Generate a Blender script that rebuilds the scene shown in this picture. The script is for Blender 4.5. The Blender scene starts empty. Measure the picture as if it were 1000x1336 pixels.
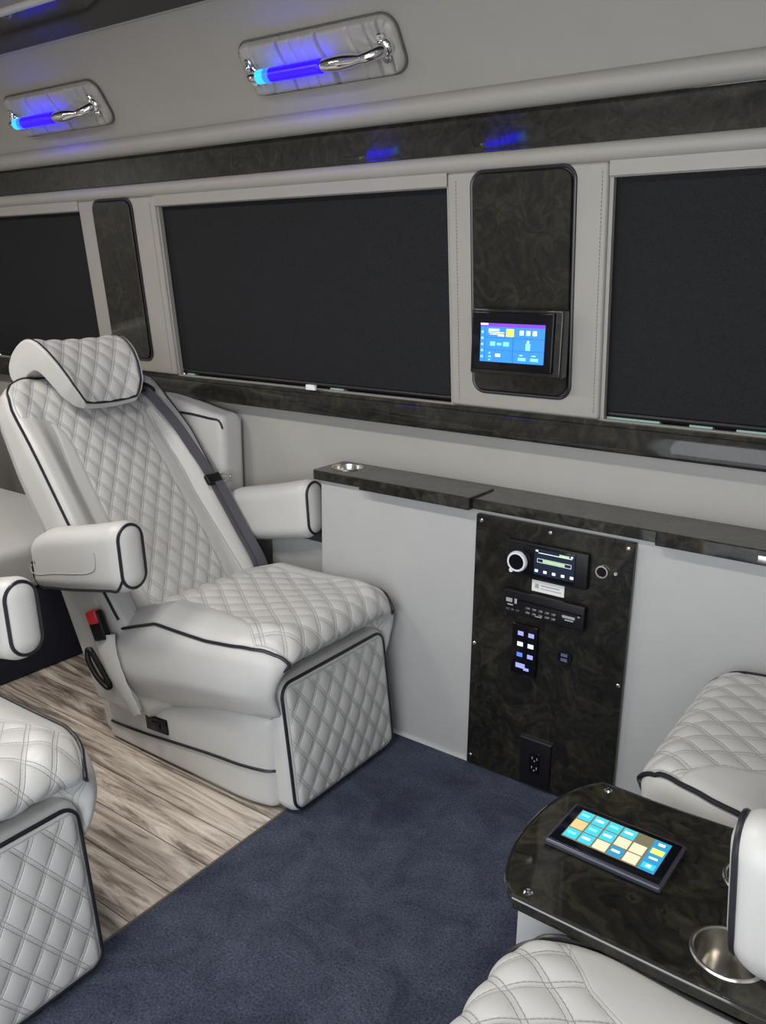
import bpy, bmesh, math, random
import numpy as np
from mathutils import Vector, Matrix
random.seed(7)
COL = bpy.context.scene.collection
PI = math.pi

# ------------------------------------------------------------------ objects
def tag(o, label=None, cat=None, group=None, kind=None):
    if label: o['label'] = label
    if cat: o['category'] = cat
    if group: o['group'] = group
    if kind: o['kind'] = kind
    return o
def thing(name, loc, label, cat, group=None, rotz=0, kind=None):
    o = bpy.data.objects.new(name, None); COL.objects.link(o)
    o.empty_display_size = .05
    o.location = loc; o.rotation_euler = (0, 0, rotz)
    return tag(o, label, cat, group, kind)
def mesh_obj(name, V, F, mat, parent=None, attrs=None, smooth=True, midx=None, sharp=35):
    me = bpy.data.meshes.new(name)
    me.from_pydata([tuple(v) for v in V], [], [tuple(int(i) for i in f) for f in F])
    mats = mat if isinstance(mat, (list, tuple)) else [mat]
    for m in mats: me.materials.append(m)
    if midx is not None: me.polygons.foreach_set('material_index', midx)
    if attrs:
        for k, a in attrs.items():
            at = me.attributes.new(k, 'FLOAT', 'POINT'); at.data.foreach_set('value', np.asarray(a, dtype=np.float32))
    me.update()
    if smooth:
        me.shade_smooth()
        if sharp: me.set_sharp_from_angle(angle=math.radians(sharp))
    o = bpy.data.objects.new(name, me); COL.objects.link(o)
    if parent: o.parent = parent
    return o
class MB:
    """collects shapes for ONE mesh"""
    def __init__(s): s.V = []; s.F = []; s.M = []
    def add(s, V, F, m=0):
        b = len(s.V); s.V += [tuple(v) for v in V]; s.F += [tuple(i + b for i in f) for f in F]; s.M += [m] * len(F); return s
    def box(s, x0, x1, y0, y1, z0, z1, m=0, bev=0):
        if bev:
            V, F, _, _ = rbox_geo(((x1-x0)/2, (y1-y0)/2, (z1-z0)/2), bev, (1, 1, 1), k=2)
            V = V + np.array([(x0+x1)/2, (y0+y1)/2, (z0+z1)/2]); return s.add(V, F, m)
        V = [(x, y, z) for x in (x0, x1) for y in (y0, y1) for z in (z0, z1)]
        return s.add(V, [(0,1,3,2),(4,6,7,5),(0,4,5,1),(2,3,7,6),(0,2,6,4),(1,5,7,3)], m)
    def tube(s, P, r, n=10, closed=False, caps=True, m=0):
        V, F = tube_geo(P, r, n, closed, caps); return s.add(V, F, m)
    def lathe(s, prof, n=28, M=None, m=0):
        V = []; F = []
        for (r, z) in prof:
            for k in range(n):
                a = 2*PI*k/n; v = Vector((r*math.cos(a), r*math.sin(a), z)); V.append(M @ v if M else v)
        for i in range(len(prof)-1):
            for k in range(n):
                k2 = (k+1) % n; F.append((i*n+k, i*n+k2, (i+1)*n+k2, (i+1)*n+k))
        return s.add(V, F, m)
    def obj(s, name, mat, parent=None, smooth=True, sharp=35, loc=None):
        o = mesh_obj(name, s.V, s.F, mat, parent, smooth=smooth, midx=s.M, sharp=sharp)
        if loc: o.location = loc
        return o

def tube_geo(P, r, n=10, closed=False, caps=True):
    P = np.array([tuple(p) for p in P], float); N = len(P)
    R = np.full(N, r, float) if np.isscalar(r) else np.array(r, float)
    T = np.zeros_like(P)
    for i in range(N):
        a = P[(i-1) % N] if (closed or i > 0) else P[i]; b = P[(i+1) % N] if (closed or i < N-1) else P[i]
        T[i] = (b-a)/max(1e-9, np.linalg.norm(b-a))
    u = np.cross(T[0], [0, 0, 1.]);
    if np.linalg.norm(u) < .1: u = np.cross(T[0], [0, 1., 0])
    u /= np.linalg.norm(u); V = []
    for i in range(N):
        u = u - T[i]*(u@T[i]); u /= max(1e-9, np.linalg.norm(u)); w = np.cross(T[i], u)
        for k in range(n):
            a = 2*PI*k/n; V.append(P[i]+R[i]*(math.cos(a)*u+math.sin(a)*w))
    F = []
    for i in range(N if closed else N-1):
        j = (i+1) % N
        for k in range(n):
            k2 = (k+1) % n; F.append((i*n+k, i*n+k2, j*n+k2, j*n+k))
    if caps and not closed:
        F.append(tuple(range(n))[::-1]); F.append(tuple((N-1)*n+k for k in range(n)))
    return V, F
def spline(P, n=8):
    P = [Vector(p) for p in P]; out = []
    for i in range(len(P)-1):
        a = P[max(0, i-1)]; b_ = P[i]; c = P[i+1]; d = P[min(len(P)-1, i+2)]
        for k_ in range(n):
            t_ = k_/n; out.append(.5*((2*b_)+(-a+c)*t_+(2*a-5*b_+4*c-d)*t_**2+(-a+3*b_-3*c+d)*t_**3))
    out.append(P[-1]); return out
def axis_coords(h, r, n, k):
    """grid coordinates on -h..h with rounded zones"""
    a = [h-r+r*math.tan(math.radians(45*(k-i)/k)) for i in range(k)]      # from h inward
    mid = list(np.linspace(-(h-r), h-r, n+1))
    return np.array([-x for x in a] + mid + a[::-1])
def rbox_geo(h, r, seg, k=4):
    h = np.array(h, float); r = min(r, *(h*.999)); key = {}; V = []; F = []
    ax = [axis_coords(h[i], r, seg[i], k) for i in range(3)]
    def vid(p):
        q = (round(p[0], 5), round(p[1], 5), round(p[2], 5))
        if q not in key: key[q] = len(V); V.append(p)
        return key[q]
    for d in range(3):
        a, b = (d+1) % 3, (d+2) % 3
        for s in (-1, 1):
            G = []
            for u in ax[a]:
                row = []
                for w in ax[b]:
                    p = [0, 0, 0]; p[d] = s*h[d]; p[a] = u; p[b] = w; row.append(vid(p))
                G.append(row)
            for i in range(len(G)-1):
                for j in range(len(G[0])-1):
                    f = (G[i][j], G[i+1][j], G[i+1][j+1], G[i][j+1]); F.append(f if s > 0 else f[::-1])
    V = np.array(V, float); I = np.clip(V, -(h-r), h-r); D = V-I
    nn = D/np.maximum(1e-9, np.linalg.norm(D, axis=1))[:, None]
    return I+nn*r, F, nn, V
def vnormals(V, F):
    N = np.zeros_like(V); Q = np.array([f for f in F if len(f) == 4])
    a = V[Q[:, 2]]-V[Q[:, 0]]; b = V[Q[:, 3]]-V[Q[:, 1]]; c = np.cross(a, b)
    for i in range(4): np.add.at(N, Q[:, i], c)
    return N/np.maximum(1e-12, np.linalg.norm(N, axis=1))[:, None]
def quilt_disp(u, v, w, h, qd, puff):
    a = u/w+v/h; b = u/w-v/h
    s = np.sqrt(np.abs(np.sin(PI*a)))*np.sqrt(np.abs(np.sin(PI*b)))
    m = np.clip(qd/.006, 0, 1)
    return puff*(s-.55)*m - .0015*np.exp(-(qd/.005)**2)
def sstep(a, b, x): t = np.clip((x-a)/(b-a), 0, 1); return t*t*(3-2*t)
def cushion_mesh(name, half, r, seg, k, warp, mat, parent, uvq=None, wh=(.07, .1), puff=.006, extra=None):
    """rounded box -> warp -> optional diamond quilting pressed into it"""
    P0, F, nn, raw = rbox_geo(half, r, seg, k)
    P = warp(P0.copy(), nn)
    N = vnormals(P, F); attrs = None
    if uvq is not None:
        u, v, qd = uvq(P0, nn, P)
        d = quilt_disp(u, v, wh[0], wh[1], qd, puff); P = P+N*d[:, None]
        attrs = {'qu': u/wh[0], 'qv': v/wh[1], 'qd': qd}
    if extra is not None: P = P+N*extra(P0, nn)[:, None]
    return mesh_obj(name, P, F, mat, parent, attrs=attrs, sharp=None)

# ------------------------------------------------------------------ materials
def new_mat(name):
    m = bpy.data.materials.new(name); m.use_nodes = True
    nt = m.node_tree; b = nt.nodes['Principled BSDF']; return m, nt, b
def plain(name, col, rough=.5, metal=0, coat=0, emis=None, es=0, spec=.5):
    m, nt, b = new_mat(name)
    b.inputs['Base Color'].default_value = (*col, 1); b.inputs['Roughness'].default_value = rough
    b.inputs['Metallic'].default_value = metal; b.inputs['Coat Weight'].default_value = coat
    b.inputs['Coat Roughness'].default_value = .05; b.inputs['Specular IOR Level'].default_value = spec
    if emis: b.inputs['Emission Color'].default_value = (*emis, 1); b.inputs['Emission Strength'].default_value = es
    return m
def N(nt, t, **kw):
    n = nt.nodes.new(t)
    for k, v in kw.items(): setattr(n, k, v)
    return n
def mth(nt, op, a, b=None, c=None, clamp=False):
    n = N(nt, 'ShaderNodeMath', operation=op); n.use_clamp = clamp
    for i, x in enumerate((a, b, c)):
        if x is None: continue
        if isinstance(x, (int, float)): n.inputs[i].default_value = x
        else: nt.links.new(x, n.inputs[i])
    return n.outputs[0]
def noise(nt, scale, detail=3, rough=.5, vec=None, dist=0):
    n = N(nt, 'ShaderNodeTexNoise'); n.inputs['Scale'].default_value = scale; n.inputs['Detail'].default_value = detail
    n.inputs['Roughness'].default_value = rough; n.inputs['Distortion'].default_value = dist
    if vec is not None: nt.links.new(vec, n.inputs['Vector'])
    return n
def ramp(nt, fac, stops):
    n = N(nt, 'ShaderNodeValToRGB'); nt.links.new(fac, n.inputs['Fac']); e = n.color_ramp.elements
    while len(e) < len(stops): e.new(.5)
    for i, (p, c) in enumerate(stops): e[i].position = p; e[i].color = (*c, 1)
    return n.outputs['Color']
def bump(nt, b, h, strength=.3, dist=.01, prev=None):
    n = N(nt, 'ShaderNodeBump'); n.inputs['Strength'].default_value = strength; n.inputs['Distance'].default_value = dist
    nt.links.new(h, n.inputs['Height'])
    if prev is not None: nt.links.new(prev, n.inputs['Normal'])
    nt.links.new(n.outputs[0], b.inputs['Normal']); return n.outputs[0]
def objvec(nt): return N(nt, 'ShaderNodeTexCoord').outputs['Object']
def leather(name, col, rough=.42, grain=.12):
    m, nt, b = new_mat(name); v = objvec(nt)
    n1 = noise(nt, 9, 2, .5, v); c = N(nt, 'ShaderNodeMixRGB'); nt.links.new(n1.outputs[0], c.inputs[0])
    c.inputs[1].default_value = (*[x*.95 for x in col], 1); c.inputs[2].default_value = (*[min(1, x*1.04) for x in col], 1)
    nt.links.new(c.outputs[0], b.inputs['Base Color']); b.inputs['Roughness'].default_value = rough
    vo = N(nt, 'ShaderNodeTexVoronoi'); vo.inputs['Scale'].default_value = 420; nt.links.new(v, vo.inputs['Vector'])
    bump(nt, b, vo.outputs[0], grain, .0006)
    return m, nt, b, c
def quilt_leather(name, col, wh, rough=.42, dash=7):
    m, nt, b, c = leather(name, col, rough)
    g = lambda s: N(nt, 'ShaderNodeAttribute', attribute_name=s).outputs['Fac']
    qu, qv, qd = g('qu'), g('qv'), g('qd')
    A = mth(nt, 'ADD', qu, qv); B = mth(nt, 'SUBTRACT', qu, qv)
    L = 1/math.sqrt(1/wh[0]**2+1/wh[1]**2)
    def fam(X, Y):
        d = mth(nt, 'MULTIPLY', mth(nt, 'ABSOLUTE', mth(nt, 'SUBTRACT', mth(nt, 'FRACT', mth(nt, 'ADD', X, .5)), .5)), L)
        e = mth(nt, 'ABSOLUTE', mth(nt, 'SUBTRACT', d, .0044))
        line = mth(nt, 'SUBTRACT', 1, mth(nt, 'DIVIDE', e, .0014), clamp=True)
        dsh = mth(nt, 'ADD', mth(nt, 'MULTIPLY', mth(nt, 'GREATER_THAN', mth(nt, 'FRACT', mth(nt, 'MULTIPLY', Y, dash)), .28), .75), .25)
        return line, dsh
    la, da = fam(A, B); lb, db = fam(B, A)
    inq = mth(nt, 'DIVIDE', qd, .003, clamp=True)
    groove = mth(nt, 'MULTIPLY', mth(nt, 'MAXIMUM', la, lb), inq)
    thr = mth(nt, 'MULTIPLY', mth(nt, 'MAXIMUM', mth(nt, 'MULTIPLY', la, da), mth(nt, 'MULTIPLY', lb, db)), inq)
    seam = mth(nt, 'SUBTRACT', 1, mth(nt, 'DIVIDE', mth(nt, 'ABSOLUTE', qd), .0016), clamp=True)
    st = mth(nt, 'SUBTRACT', 1, mth(nt, 'DIVIDE', mth(nt, 'ABSOLUTE', mth(nt, 'ADD', qd, .007)), .0011), clamp=True)
    allg = mth(nt, 'MAXIMUM', groove, mth(nt, 'MAXIMUM', seam, mth(nt, 'MULTIPLY', st, .6)))
    mx = N(nt, 'ShaderNodeMixRGB'); nt.links.new(c.outputs[0], mx.inputs[1]); mx.inputs[2].default_value = (.235, .235, .24, 1)
    f = mth(nt, 'MAXIMUM', thr, mth(nt, 'MAXIMUM', mth(nt, 'MULTIPLY', seam, .7), mth(nt, 'MULTIPLY', st, .5)))
    nt.links.new(mth(nt, 'MULTIPLY', f, .7), mx.inputs[0]); nt.links.new(mx.outputs[0], b.inputs['Base Color'])
    prev = b.inputs['Normal'].links[0].from_socket
    bump(nt, b, mth(nt, 'SUBTRACT', 1, allg), .6, .0022, prev)
    return m
def burl(name, dark=1.0):
    m, nt, b = new_mat(name); v = objvec(nt)
    n0 = noise(nt, 5, 3, .5, v); va = N(nt, 'ShaderNodeVectorMath', operation='SCALE'); nt.links.new(n0.outputs['Color'], va.inputs[0]); va.inputs['Scale'].default_value = .35
    vb = N(nt, 'ShaderNodeVectorMath', operation='ADD'); nt.links.new(v, vb.inputs[0]); nt.links.new(va.outputs[0], vb.inputs[1])
    n1 = noise(nt, 14, 6, .62, vb.outputs[0], 1.6)
    c = ramp(nt, n1.outputs[0], [(.3, (.003*dark, .003*dark, .003*dark)), (.47, (.009*dark, .0088*dark, .007*dark)), (.6, (.020*dark, .018*dark, .012*dark)), (.75, (.040*dark, .032*dark, .020*dark))])
    n2 = noise(nt, 60, 2, .5, vb.outputs[0], .5)
    k = ramp(nt, n2.outputs[0], [(.30, (.25, .25, .25)), (.42, (1, 1, 1))])
    mx = N(nt, 'ShaderNodeMixRGB', blend_type='MULTIPLY'); mx.inputs[0].default_value = .8
    nt.links.new(c, mx.inputs[1]); nt.links.new(k, mx.inputs[2]); nt.links.new(mx.outputs[0], b.inputs['Base Color'])
    b.inputs['Roughness'].default_value = .4; b.inputs['Specular IOR Level'].default_value = .15; b.inputs['Coat Weight'].default_value = .75; b.inputs['Coat Roughness'].default_value = .035
    n3 = noise(nt, 6, 1, .5, v); n = N(nt, 'ShaderNodeBump'); n.inputs['Strength'].default_value = .12; n.inputs['Distance'].default_value = .01
    nt.links.new(n3.outputs[0], n.inputs['Height']); nt.links.new(n.outputs[0], b.inputs['Coat Normal'])
    return m

LC = (.55, .55, .54)
QB, QC, QF, QH = (.066, .096), (.072, .10), (.072, .10), (.070, .105)
M = {}
M['lea'] = leather('grey_leather', LC)[0]
M['qback'] = quilt_leather('quilted_leather_back', LC, QB)
M['qcush'] = quilt_leather('quilted_leather_seat', LC, QC)
M['qhead'] = quilt_leather('quilted_leather_head', LC, QH)
M['wall'] = leather('wall_vinyl', (.36, .352, .33), .5, .08)[0]
M['walll'] = leather('cabinet_vinyl', (.40, .405, .405), .5, .08)[0]
M['wallu'] = leather('headliner_vinyl', (.33, .315, .29), .5, .08)[0]
M['pipe'] = plain('navy_piping', (.012, .013, .020), .4)
M['burl'] = burl('burl_wood')
M['burl3'] = burl('burl_wood_band'); M['burl3'].node_tree.nodes['Principled BSDF'].inputs['Coat IOR'].default_value = 1.7
M['burl2'] = burl('burl_wood_top', 1.5)
M['chrome'] = plain('chrome', (.85, .85, .85), .06, 1)
M['steel'] = plain('brushed_steel', (.72, .70, .66), .22, 1)
M['lacq'] = plain('black_lacquer', (.02, .02, .018), .12, 0, 1)
M['blackp'] = plain('black_plastic', (.007, .007, .009), .35, spec=.3)
M['blackg'] = plain('black_glass', (.005, .005, .008), .10, 0, 0, spec=.25)
M['darkg'] = plain('dark_trim', (.02, .02, .022), .3)
M['red'] = plain('red_plastic', (.75, .03, .04), .3)
M['belt'] = plain('belt_webbing', (.105, .105, .125), .75)
M['white'] = plain('white_plastic', (.75, .76, .76), .4)
M['gfab'] = plain('grey_print', (.35, .36, .38), .4)
M['led'] = plain('blue_led', (.01, .01, .3), .3, emis=(.004, .0, .9), es=8)
M['ledm'] = plain('azure_led', (.01, .03, .3), .3, emis=(.006, .05, .9), es=5)
M['ledc'] = plain('cyan_led', (.02, .1, .3), .3, emis=(.02, .30, 1.0), es=2.2)

def emi(name, c, s): return plain(name, tuple(x*.2 for x in c), .3, emis=c, es=s)
M['s_blue'] = emi('screen_blue', (.035, .23, .72), 1.3)
M['s_pur'] = emi('screen_purple', (.20, .05, .62), 1.2)
M['s_cyan'] = emi('screen_cyan', (.05, .50, .62), 1.2)
M['s_wht'] = emi('screen_white', (.80, .92, 1.0), 1.2)
M['s_yel'] = emi('screen_yellow', (.85, .80, .15), 1.1)
M['s_crm'] = emi('screen_cream', (.80, .72, .50), 1.0)
M['s_org'] = emi('screen_amber', (.75, .55, .25), 1.0)
M['s_olv'] = emi('screen_olive', (.17, .16, .10), 1.0)
M['s_mint'] = emi('screen_mint', (.25, .85, .75), 1.1)
M['s_dark'] = emi('screen_dark', (.006, .012, .03), 1.0)
M['s_grn'] = emi('screen_green', (.45, .75, .35), .9)
M['s_line'] = emi('screen_line', (.02, .14, .5), 1.0)
M['s_teal'] = emi('screen_teal', (.03, .27, .48), 1.1)
M['glow'] = emi('backlit_button', (.32, .36, .75), 1.0)

def carpet_mat():
    m, nt, b = new_mat('navy_carpet'); v = objvec(nt)
    n1 = noise(nt, 170, 4, .75, v); n2 = noise(nt, 7, 5, .7, v, .8)
    c1 = ramp(nt, n1.outputs[0], [(.34, (.012, .016, .028)), (.64, (.088, .102, .146))])
    c2 = ramp(nt, n2.outputs[0], [(.35, (.62, .62, .66)), (.65, (1.35, 1.33, 1.30))])
    mx = N(nt, 'ShaderNodeMixRGB', blend_type='MULTIPLY'); mx.inputs[0].default_value = 1
    nt.links.new(c1, mx.inputs[1]); nt.links.new(c2, mx.inputs[2])
    vo = N(nt, 'ShaderNodeTexVoronoi'); vo.inputs['Scale'].default_value = 38; nt.links.new(v, vo.inputs['Vector'])
    sp = mth(nt, 'LESS_THAN', vo.outputs['Distance'], .055)
    wn = N(nt, 'ShaderNodeSeparateColor'); nt.links.new(vo.outputs['Color'], wn.inputs[0])
    sp = mth(nt, 'MULTIPLY', sp, mth(nt, 'GREATER_THAN', wn.outputs[0], .72))
    m2 = N(nt, 'ShaderNodeMixRGB'); nt.links.new(sp, m2.inputs[0]); nt.links.new(mx.outputs[0], m2.inputs[1]); m2.inputs[2].default_value = (.22, .24, .3, 1)
    nt.links.new(m2.outputs[0], b.inputs['Base Color'])
    b.inputs['Roughness'].default_value = .95; b.inputs['Sheen Weight'].default_value = .15; b.inputs['Sheen Tint'].default_value = (.5, .6, .9, 1)
    b.inputs['Specular IOR Level'].default_value = .1
    bump(nt, b, n1.outputs[0], .9, .006); return m
M['carpet'] = carpet_mat()
def wood_mat():
    m, nt, b = new_mat('weathered_plank'); v = objvec(nt)
    sx = N(nt, 'ShaderNodeSeparateXYZ'); nt.links.new(v, sx.inputs[0])
    row = mth(nt, 'FLOOR', mth(nt, 'DIVIDE', sx.outputs['Y'], .125))
    fr = mth(nt, 'FRACT', mth(nt, 'DIVIDE', sx.outputs['Y'], .125))
    cb = N(nt, 'ShaderNodeCombineXYZ')
    nt.links.new(mth(nt, 'ADD', mth(nt, 'MULTIPLY', sx.outputs['X'], 1.0), mth(nt, 'MULTIPLY', row, 3.37)), cb.inputs[0])
    nt.links.new(mth(nt, 'MULTIPLY', sx.outputs['Y'], 10), cb.inputs[1]); nt.links.new(row, cb.inputs[2])
    n1 = noise(nt, 2.6, 10, .70, cb.outputs[0], .9)
    n2 = noise(nt, 2.0, 2, .5, cb.outputs[0])
    c = ramp(nt, n1.outputs[0], [(.30, (.06, .048, .042)), (.42, (.20, .168, .145)), (.50, (.40, .355, .31)), (.66, (.66, .62, .56))])
    wn = N(nt, 'ShaderNodeTexWhiteNoise', noise_dimensions='1D'); nt.links.new(row, wn.inputs['W'])
    t = ramp(nt, wn.outputs[0], [(0, (.95, .94, .93)), (1, (1.3, 1.29, 1.28))])
    mx = N(nt, 'ShaderNodeMixRGB', blend_type='MULTIPLY'); mx.inputs[0].default_value = 1; nt.links.new(c, mx.inputs[1]); nt.links.new(t, mx.inputs[2])
    gap = mth(nt, 'LESS_THAN', fr, .02)
    m2 = N(nt, 'ShaderNodeMixRGB'); nt.links.new(gap, m2.inputs[0]); nt.links.new(mx.outputs[0], m2.inputs[1]); m2.inputs[2].default_value = (.04, .03, .025, 1)
    nt.links.new(m2.outputs[0], b.inputs['Base Color']); b.inputs['Roughness'].default_value = .5
    bump(nt, b, n1.outputs[0], .25, .003); return m
M['wood'] = wood_mat()
def shade_mat():
    m, nt, b = new_mat('blackout_fabric'); v = objvec(nt)
    sx = N(nt, 'ShaderNodeSeparateXYZ'); nt.links.new(v, sx.inputs[0])
    w = mth(nt, 'MULTIPLY', mth(nt, 'SINE', mth(nt, 'MULTIPLY', sx.outputs['X'], 1500)), mth(nt, 'SINE', mth(nt, 'MULTIPLY', sx.outputs['Z'], 1500)))
    n = noise(nt, 300, 2, .6, v)
    c = ramp(nt, n.outputs[0], [(.3, (.007, .0075, .009)), (.7, (.017, .0185, .021))])
    nt.links.new(c, b.inputs['Base Color']); b.inputs['Roughness'].default_value = .8
    b.inputs['Specular IOR Level'].default_value = .25
    bump(nt, b, w, .3, .001); return m
M['shade'] = shade_mat()
m, nt, b = new_mat('teal_glass'); b.inputs['Base Color'].default_value = (.45, .75, .70, 1); b.inputs['Roughness'].default_value = .1
b.inputs['Transmission Weight'].default_value = .9; b.inputs['IOR'].default_value = 1.2; M['glass'] = m
M['sill'] = plain('pale_teal_sill', (.30, .46, .42), .3)

# ------------------------------------------------------------------ room shell
def struct(o): return tag(o, kind='structure')
XL, XR = -4.6, 1.7
Y_B, Y_T = 2.246, 2.183            # window wall: y at the belt and at the top of the windows (leans inward)
def wy(z): return Y_B+(Y_T-Y_B)*(z-1.13)/(1.76-1.13)
CX = -1.455
struct(MB().box(XL, CX+.3, -.6, 2.35, -.05, -.002).obj('floor', M['wood'], smooth=False))
struct(MB().box(CX, XR, -.6, 2.33, -.05, .0).obj('floor', M['carpet'], smooth=False))
struct(MB().box(CX-.007, CX, -.6, 2.1, -.01, .0015).obj('trim_1', plain('edge_strip', (.10, .09, .08), .4), smooth=False))
# driver side lower wall
struct(MB().box(XL, XR, 2.275, 2.34, 0, 1.12).obj('wall_left', M['wall']))
# window band as a leaning slab with openings
WIN = [(-3.98, -3.105), (-2.622, -1.352), (-.852, .42)]
def band(x0, x1, z0, z1, d0=0, d1=.018):
    V = []
    for x in (x0, x1):
        for z in (z0, z1):
            V += [(x, wy(z)+d0, z), (x, wy(z)+d1, z)]
    return V, [(0,1,3,2),(4,6,7,5),(0,4,5,1),(2,3,7,6),(0,2,6,4),(1,5,7,3)]
mb = MB(); xs = [XL]
for a, b_ in WIN: xs += [a, b_]
xs.append(XR)
for i in range(0, len(xs), 2): mb.add(*band(xs[i], xs[i+1], 1.10, 1.80))
for a, b_ in WIN: mb.add(*band(a, b_, 1.762, 1.80)); mb.add(*band(a, b_, 1.10, 1.132))
struct(mb.obj('wall_left', M['wallu'], sharp=30))
# padded header strips above the windows and raised pillars pads
k = 0
for x0, x1 in ((-3.98, -3.10), (-2.63, -1.345), (-.86, .42)):
    k += 1; V, F = band(x0, x1, 1.764, 1.80, -.012, .0); struct(mesh_obj('trim_%d' % (k+1), V, F, M['wallu'], sharp=30))
for x0, x1 in ((-3.10, -2.630), (-1.345, -.862)):
    k += 1
    P0, F, nn, _ = rbox_geo(((x1-x0)/2, .012, .335), .010, (8, 1, 12), 3)
    P = P0+np.array([(x0+x1)/2, 0, 1.464]); P[:, 1] += wy(P[:, 2])
    struct(mesh_obj('trim_%d' % (k+1), P, F, M['wallu']))
# stitch lines beside the windows
seamm = plain('seam_thread', (.20, .19, .18), .7)
mb = MB()
for x in (-2.655, -.878, -1.315):
    z = 1.15
    while z < 1.78:
        mb.tube([(x, wy(z)-.0128, z), (x, wy(z+.006)-.0128, z+.006)], .0011, 5); z += .010
struct(mb.obj('trim_7', seamm))
# long horizontal mouldings
def xprof(name, pts, mat, x0=XL, x1=XR, sm=True):
    n = len(pts); V = [(x0, y, z) for y, z in pts]+[(x1, y, z) for y, z in pts]
    F = [(i, (i+1) % n, n+(i+1) % n, n+i) for i in range(n)]+[tuple(range(n))[::-1], tuple(range(n, 2*n))]
    return mesh_obj(name, V, F, mat, smooth=sm, sharp=50)
def roll(cy, cz, ry, rz, n=20): return [(cy+ry*math.cos(2*PI*i/n), cz+rz*math.sin(2*PI*i/n)) for i in range(n)]
struct(xprof('trim_8', roll(2.180, 1.823, .026, .026), M['wallu']))
struct(xprof('trim_9', [(2.1595, 1.846), (2.1595, 1.852), (2.1583, 1.940), (2.1583, 1.946), (2.20, 1.946), (2.20, 1.846)], M['burl3']))
struct(xprof('trim_10', roll(2.135, 1.972, .035, .032), M['wallu']))
struct(xprof('trim_11', [(2.158, 1.9425), (2.142, 1.944), (2.140, 1.9475), (2.158, 1.948)], M['chrome']))
# upper side panel leaning up to the roof
UP0, UP1 = Vector((0, 2.135, 1.985)), Vector((0, 1.92, 2.29))
upd = (UP1-UP0).normalized(); upn = Vector((0, -upd.z, upd.y))      # towards the cabin
def up(x, s, n=0): p = UP0+upd*s+upn*n; return Vector((x, p.y, p.z))
L = (UP1-UP0).length
pts = [up(0, -.02), up(0, L), up(0, L, -.04), up(0, -.02, -.04)]
struct(xprof('wall_left', [(p.y, p.z) for p in pts], M['wallu'], sm=False))
struct(xprof('trim_12', roll(1.920, 2.290, .007, .006), M['wallu']))
struct(xprof('ceiling', [(1.93, 2.287), (1.665, 2.300), (1.665, 2.34), (1.93, 2.34)], M['blackg'], sm=False))
struct(xprof('trim_13', roll(1.655, 2.297, .014, .012), M['lea']))
struct(xprof('ceiling', [(1.65, 2.30), (1.2, 2.33), (.6, 2.33), (.10, 2.30), (.10, 2.36), (1.65, 2.36)], M['wallu'], sm=False))
struct(xprof('ceiling', [(.10, 2.30), (-.12, 2.29), (-.12, 2.33), (.10, 2.34)], M['blackg'], sm=False))
# belt rail of burl below the windows
struct(xprof('trim_14', [(2.218, 1.046), (2.216, 1.054), (2.222, 1.118), (2.228, 1.126), (2.262, 1.128), (2.29, 1.128), (2.29, 1.046)], M['burl']))
struct(xprof('trim_15', [(2.2175, 1.118), (2.224, 1.1285), (2.232, 1.1285), (2.224, 1.119)], M['burl2']))
# near side of the van (behind the camera) with the open sliding door
mb = MB()
mb.box(XL, -1.5, -.40, -.34, 0, 1.98); mb.box(1.0, XR, -.40, -.34, 0, 1.98)
struct(mb.obj('wall_right', M['wall'], smooth=False))
V = [(XL, -.36, 1.98), (XR, -.36, 1.98), (XR, -.12, 2.31), (XL, -.12, 2.31), (XL, -.42, 1.98), (XR, -.42, 1.98), (XR, -.18, 2.33), (XL, -.18, 2.33)]
struct(mesh_obj('wall_right', V, [(0,1,2,3),(4,7,6,5),(0,4,5,1),(3,2,6,7),(0,3,7,4),(1,5,6,2)], M['wallu'], smooth=False))
struct(MB().box(XL-.05, XL, -.4, 2.35, 0, 2.35).obj('wall_front', M['wall'], smooth=False))
struct(MB().box(XR, XR+.05, -.4, 2.35, 0, 2.35).obj('wall_rear', M['wall'], smooth=False))
# outside body skin behind the windows with glass
for i, (a, b_) in enumerate(WIN):
    V, F = band(a-.0, b_+.0, 1.12, 1.78, .075, .08); o = mesh_obj('window_%d' % (i+1), V, F, M['glass'], smooth=False); struct(o)
    V, F = band(a-.02, b_+.02, 1.09, 1.134, .04, .10); struct(mesh_obj('window_sill', V, F, M['blackp'], o, smooth=False))
    for g0, g1 in (((-.850, -.700), (-.62, -.56), (-.50, -.30)) if i == 2 else (((-1.86, -1.80), (-2.60, -2.56)) if i == 1 else ())):
        V, F = band(g0, g1, 1.128, 1.1375, .018, .045); struct(mesh_obj('sill_trim', V, F, M['sill'], o, smooth=False))

# ------------------------------------------------------------------ window shades
def shade(x0, x1, label):
    t = thing('window_shade', ((x0+x1)/2, wy(1.14)+.02, 1.14), label, 'window shade', 'blackout shades along the van windows')
    cx = (x0+x1)/2; oy, oz = t.location.y, t.location.z
    nx, nz = 40, 16; V = []; F = []
    for i in range(nx+1):
        for j in range(nz+1):
            z = 1.144+(1.79-1.144)*j/nz; x = x0-.02+(x1-x0+.04)*i/nx
            V.append((x-cx, wy(z)+.028+.0016*math.sin(i*.55+1)*math.sin(j*.3)-oy, z-oz))
    W = [(v[0], v[1]+.004, v[2]) for v in V]; n = len(V); V += W
    for i in range(nx):
        for j in range(nz):
            a = i*(nz+1)+j; f = (a, a+nz+1, a+nz+2, a+1); F.append(f); F.append(tuple(q+n for q in f[::-1]))
    mesh_obj('shade_fabric', V, F, M['shade'], t)
    mb = MB(); mb.tube([(x0-.02-cx, .010, .004), (x1+.02-cx, .010, .004)], .0095, 10)
    mb.obj('hem_bar', M['blackp'], t)
    return t
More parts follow.
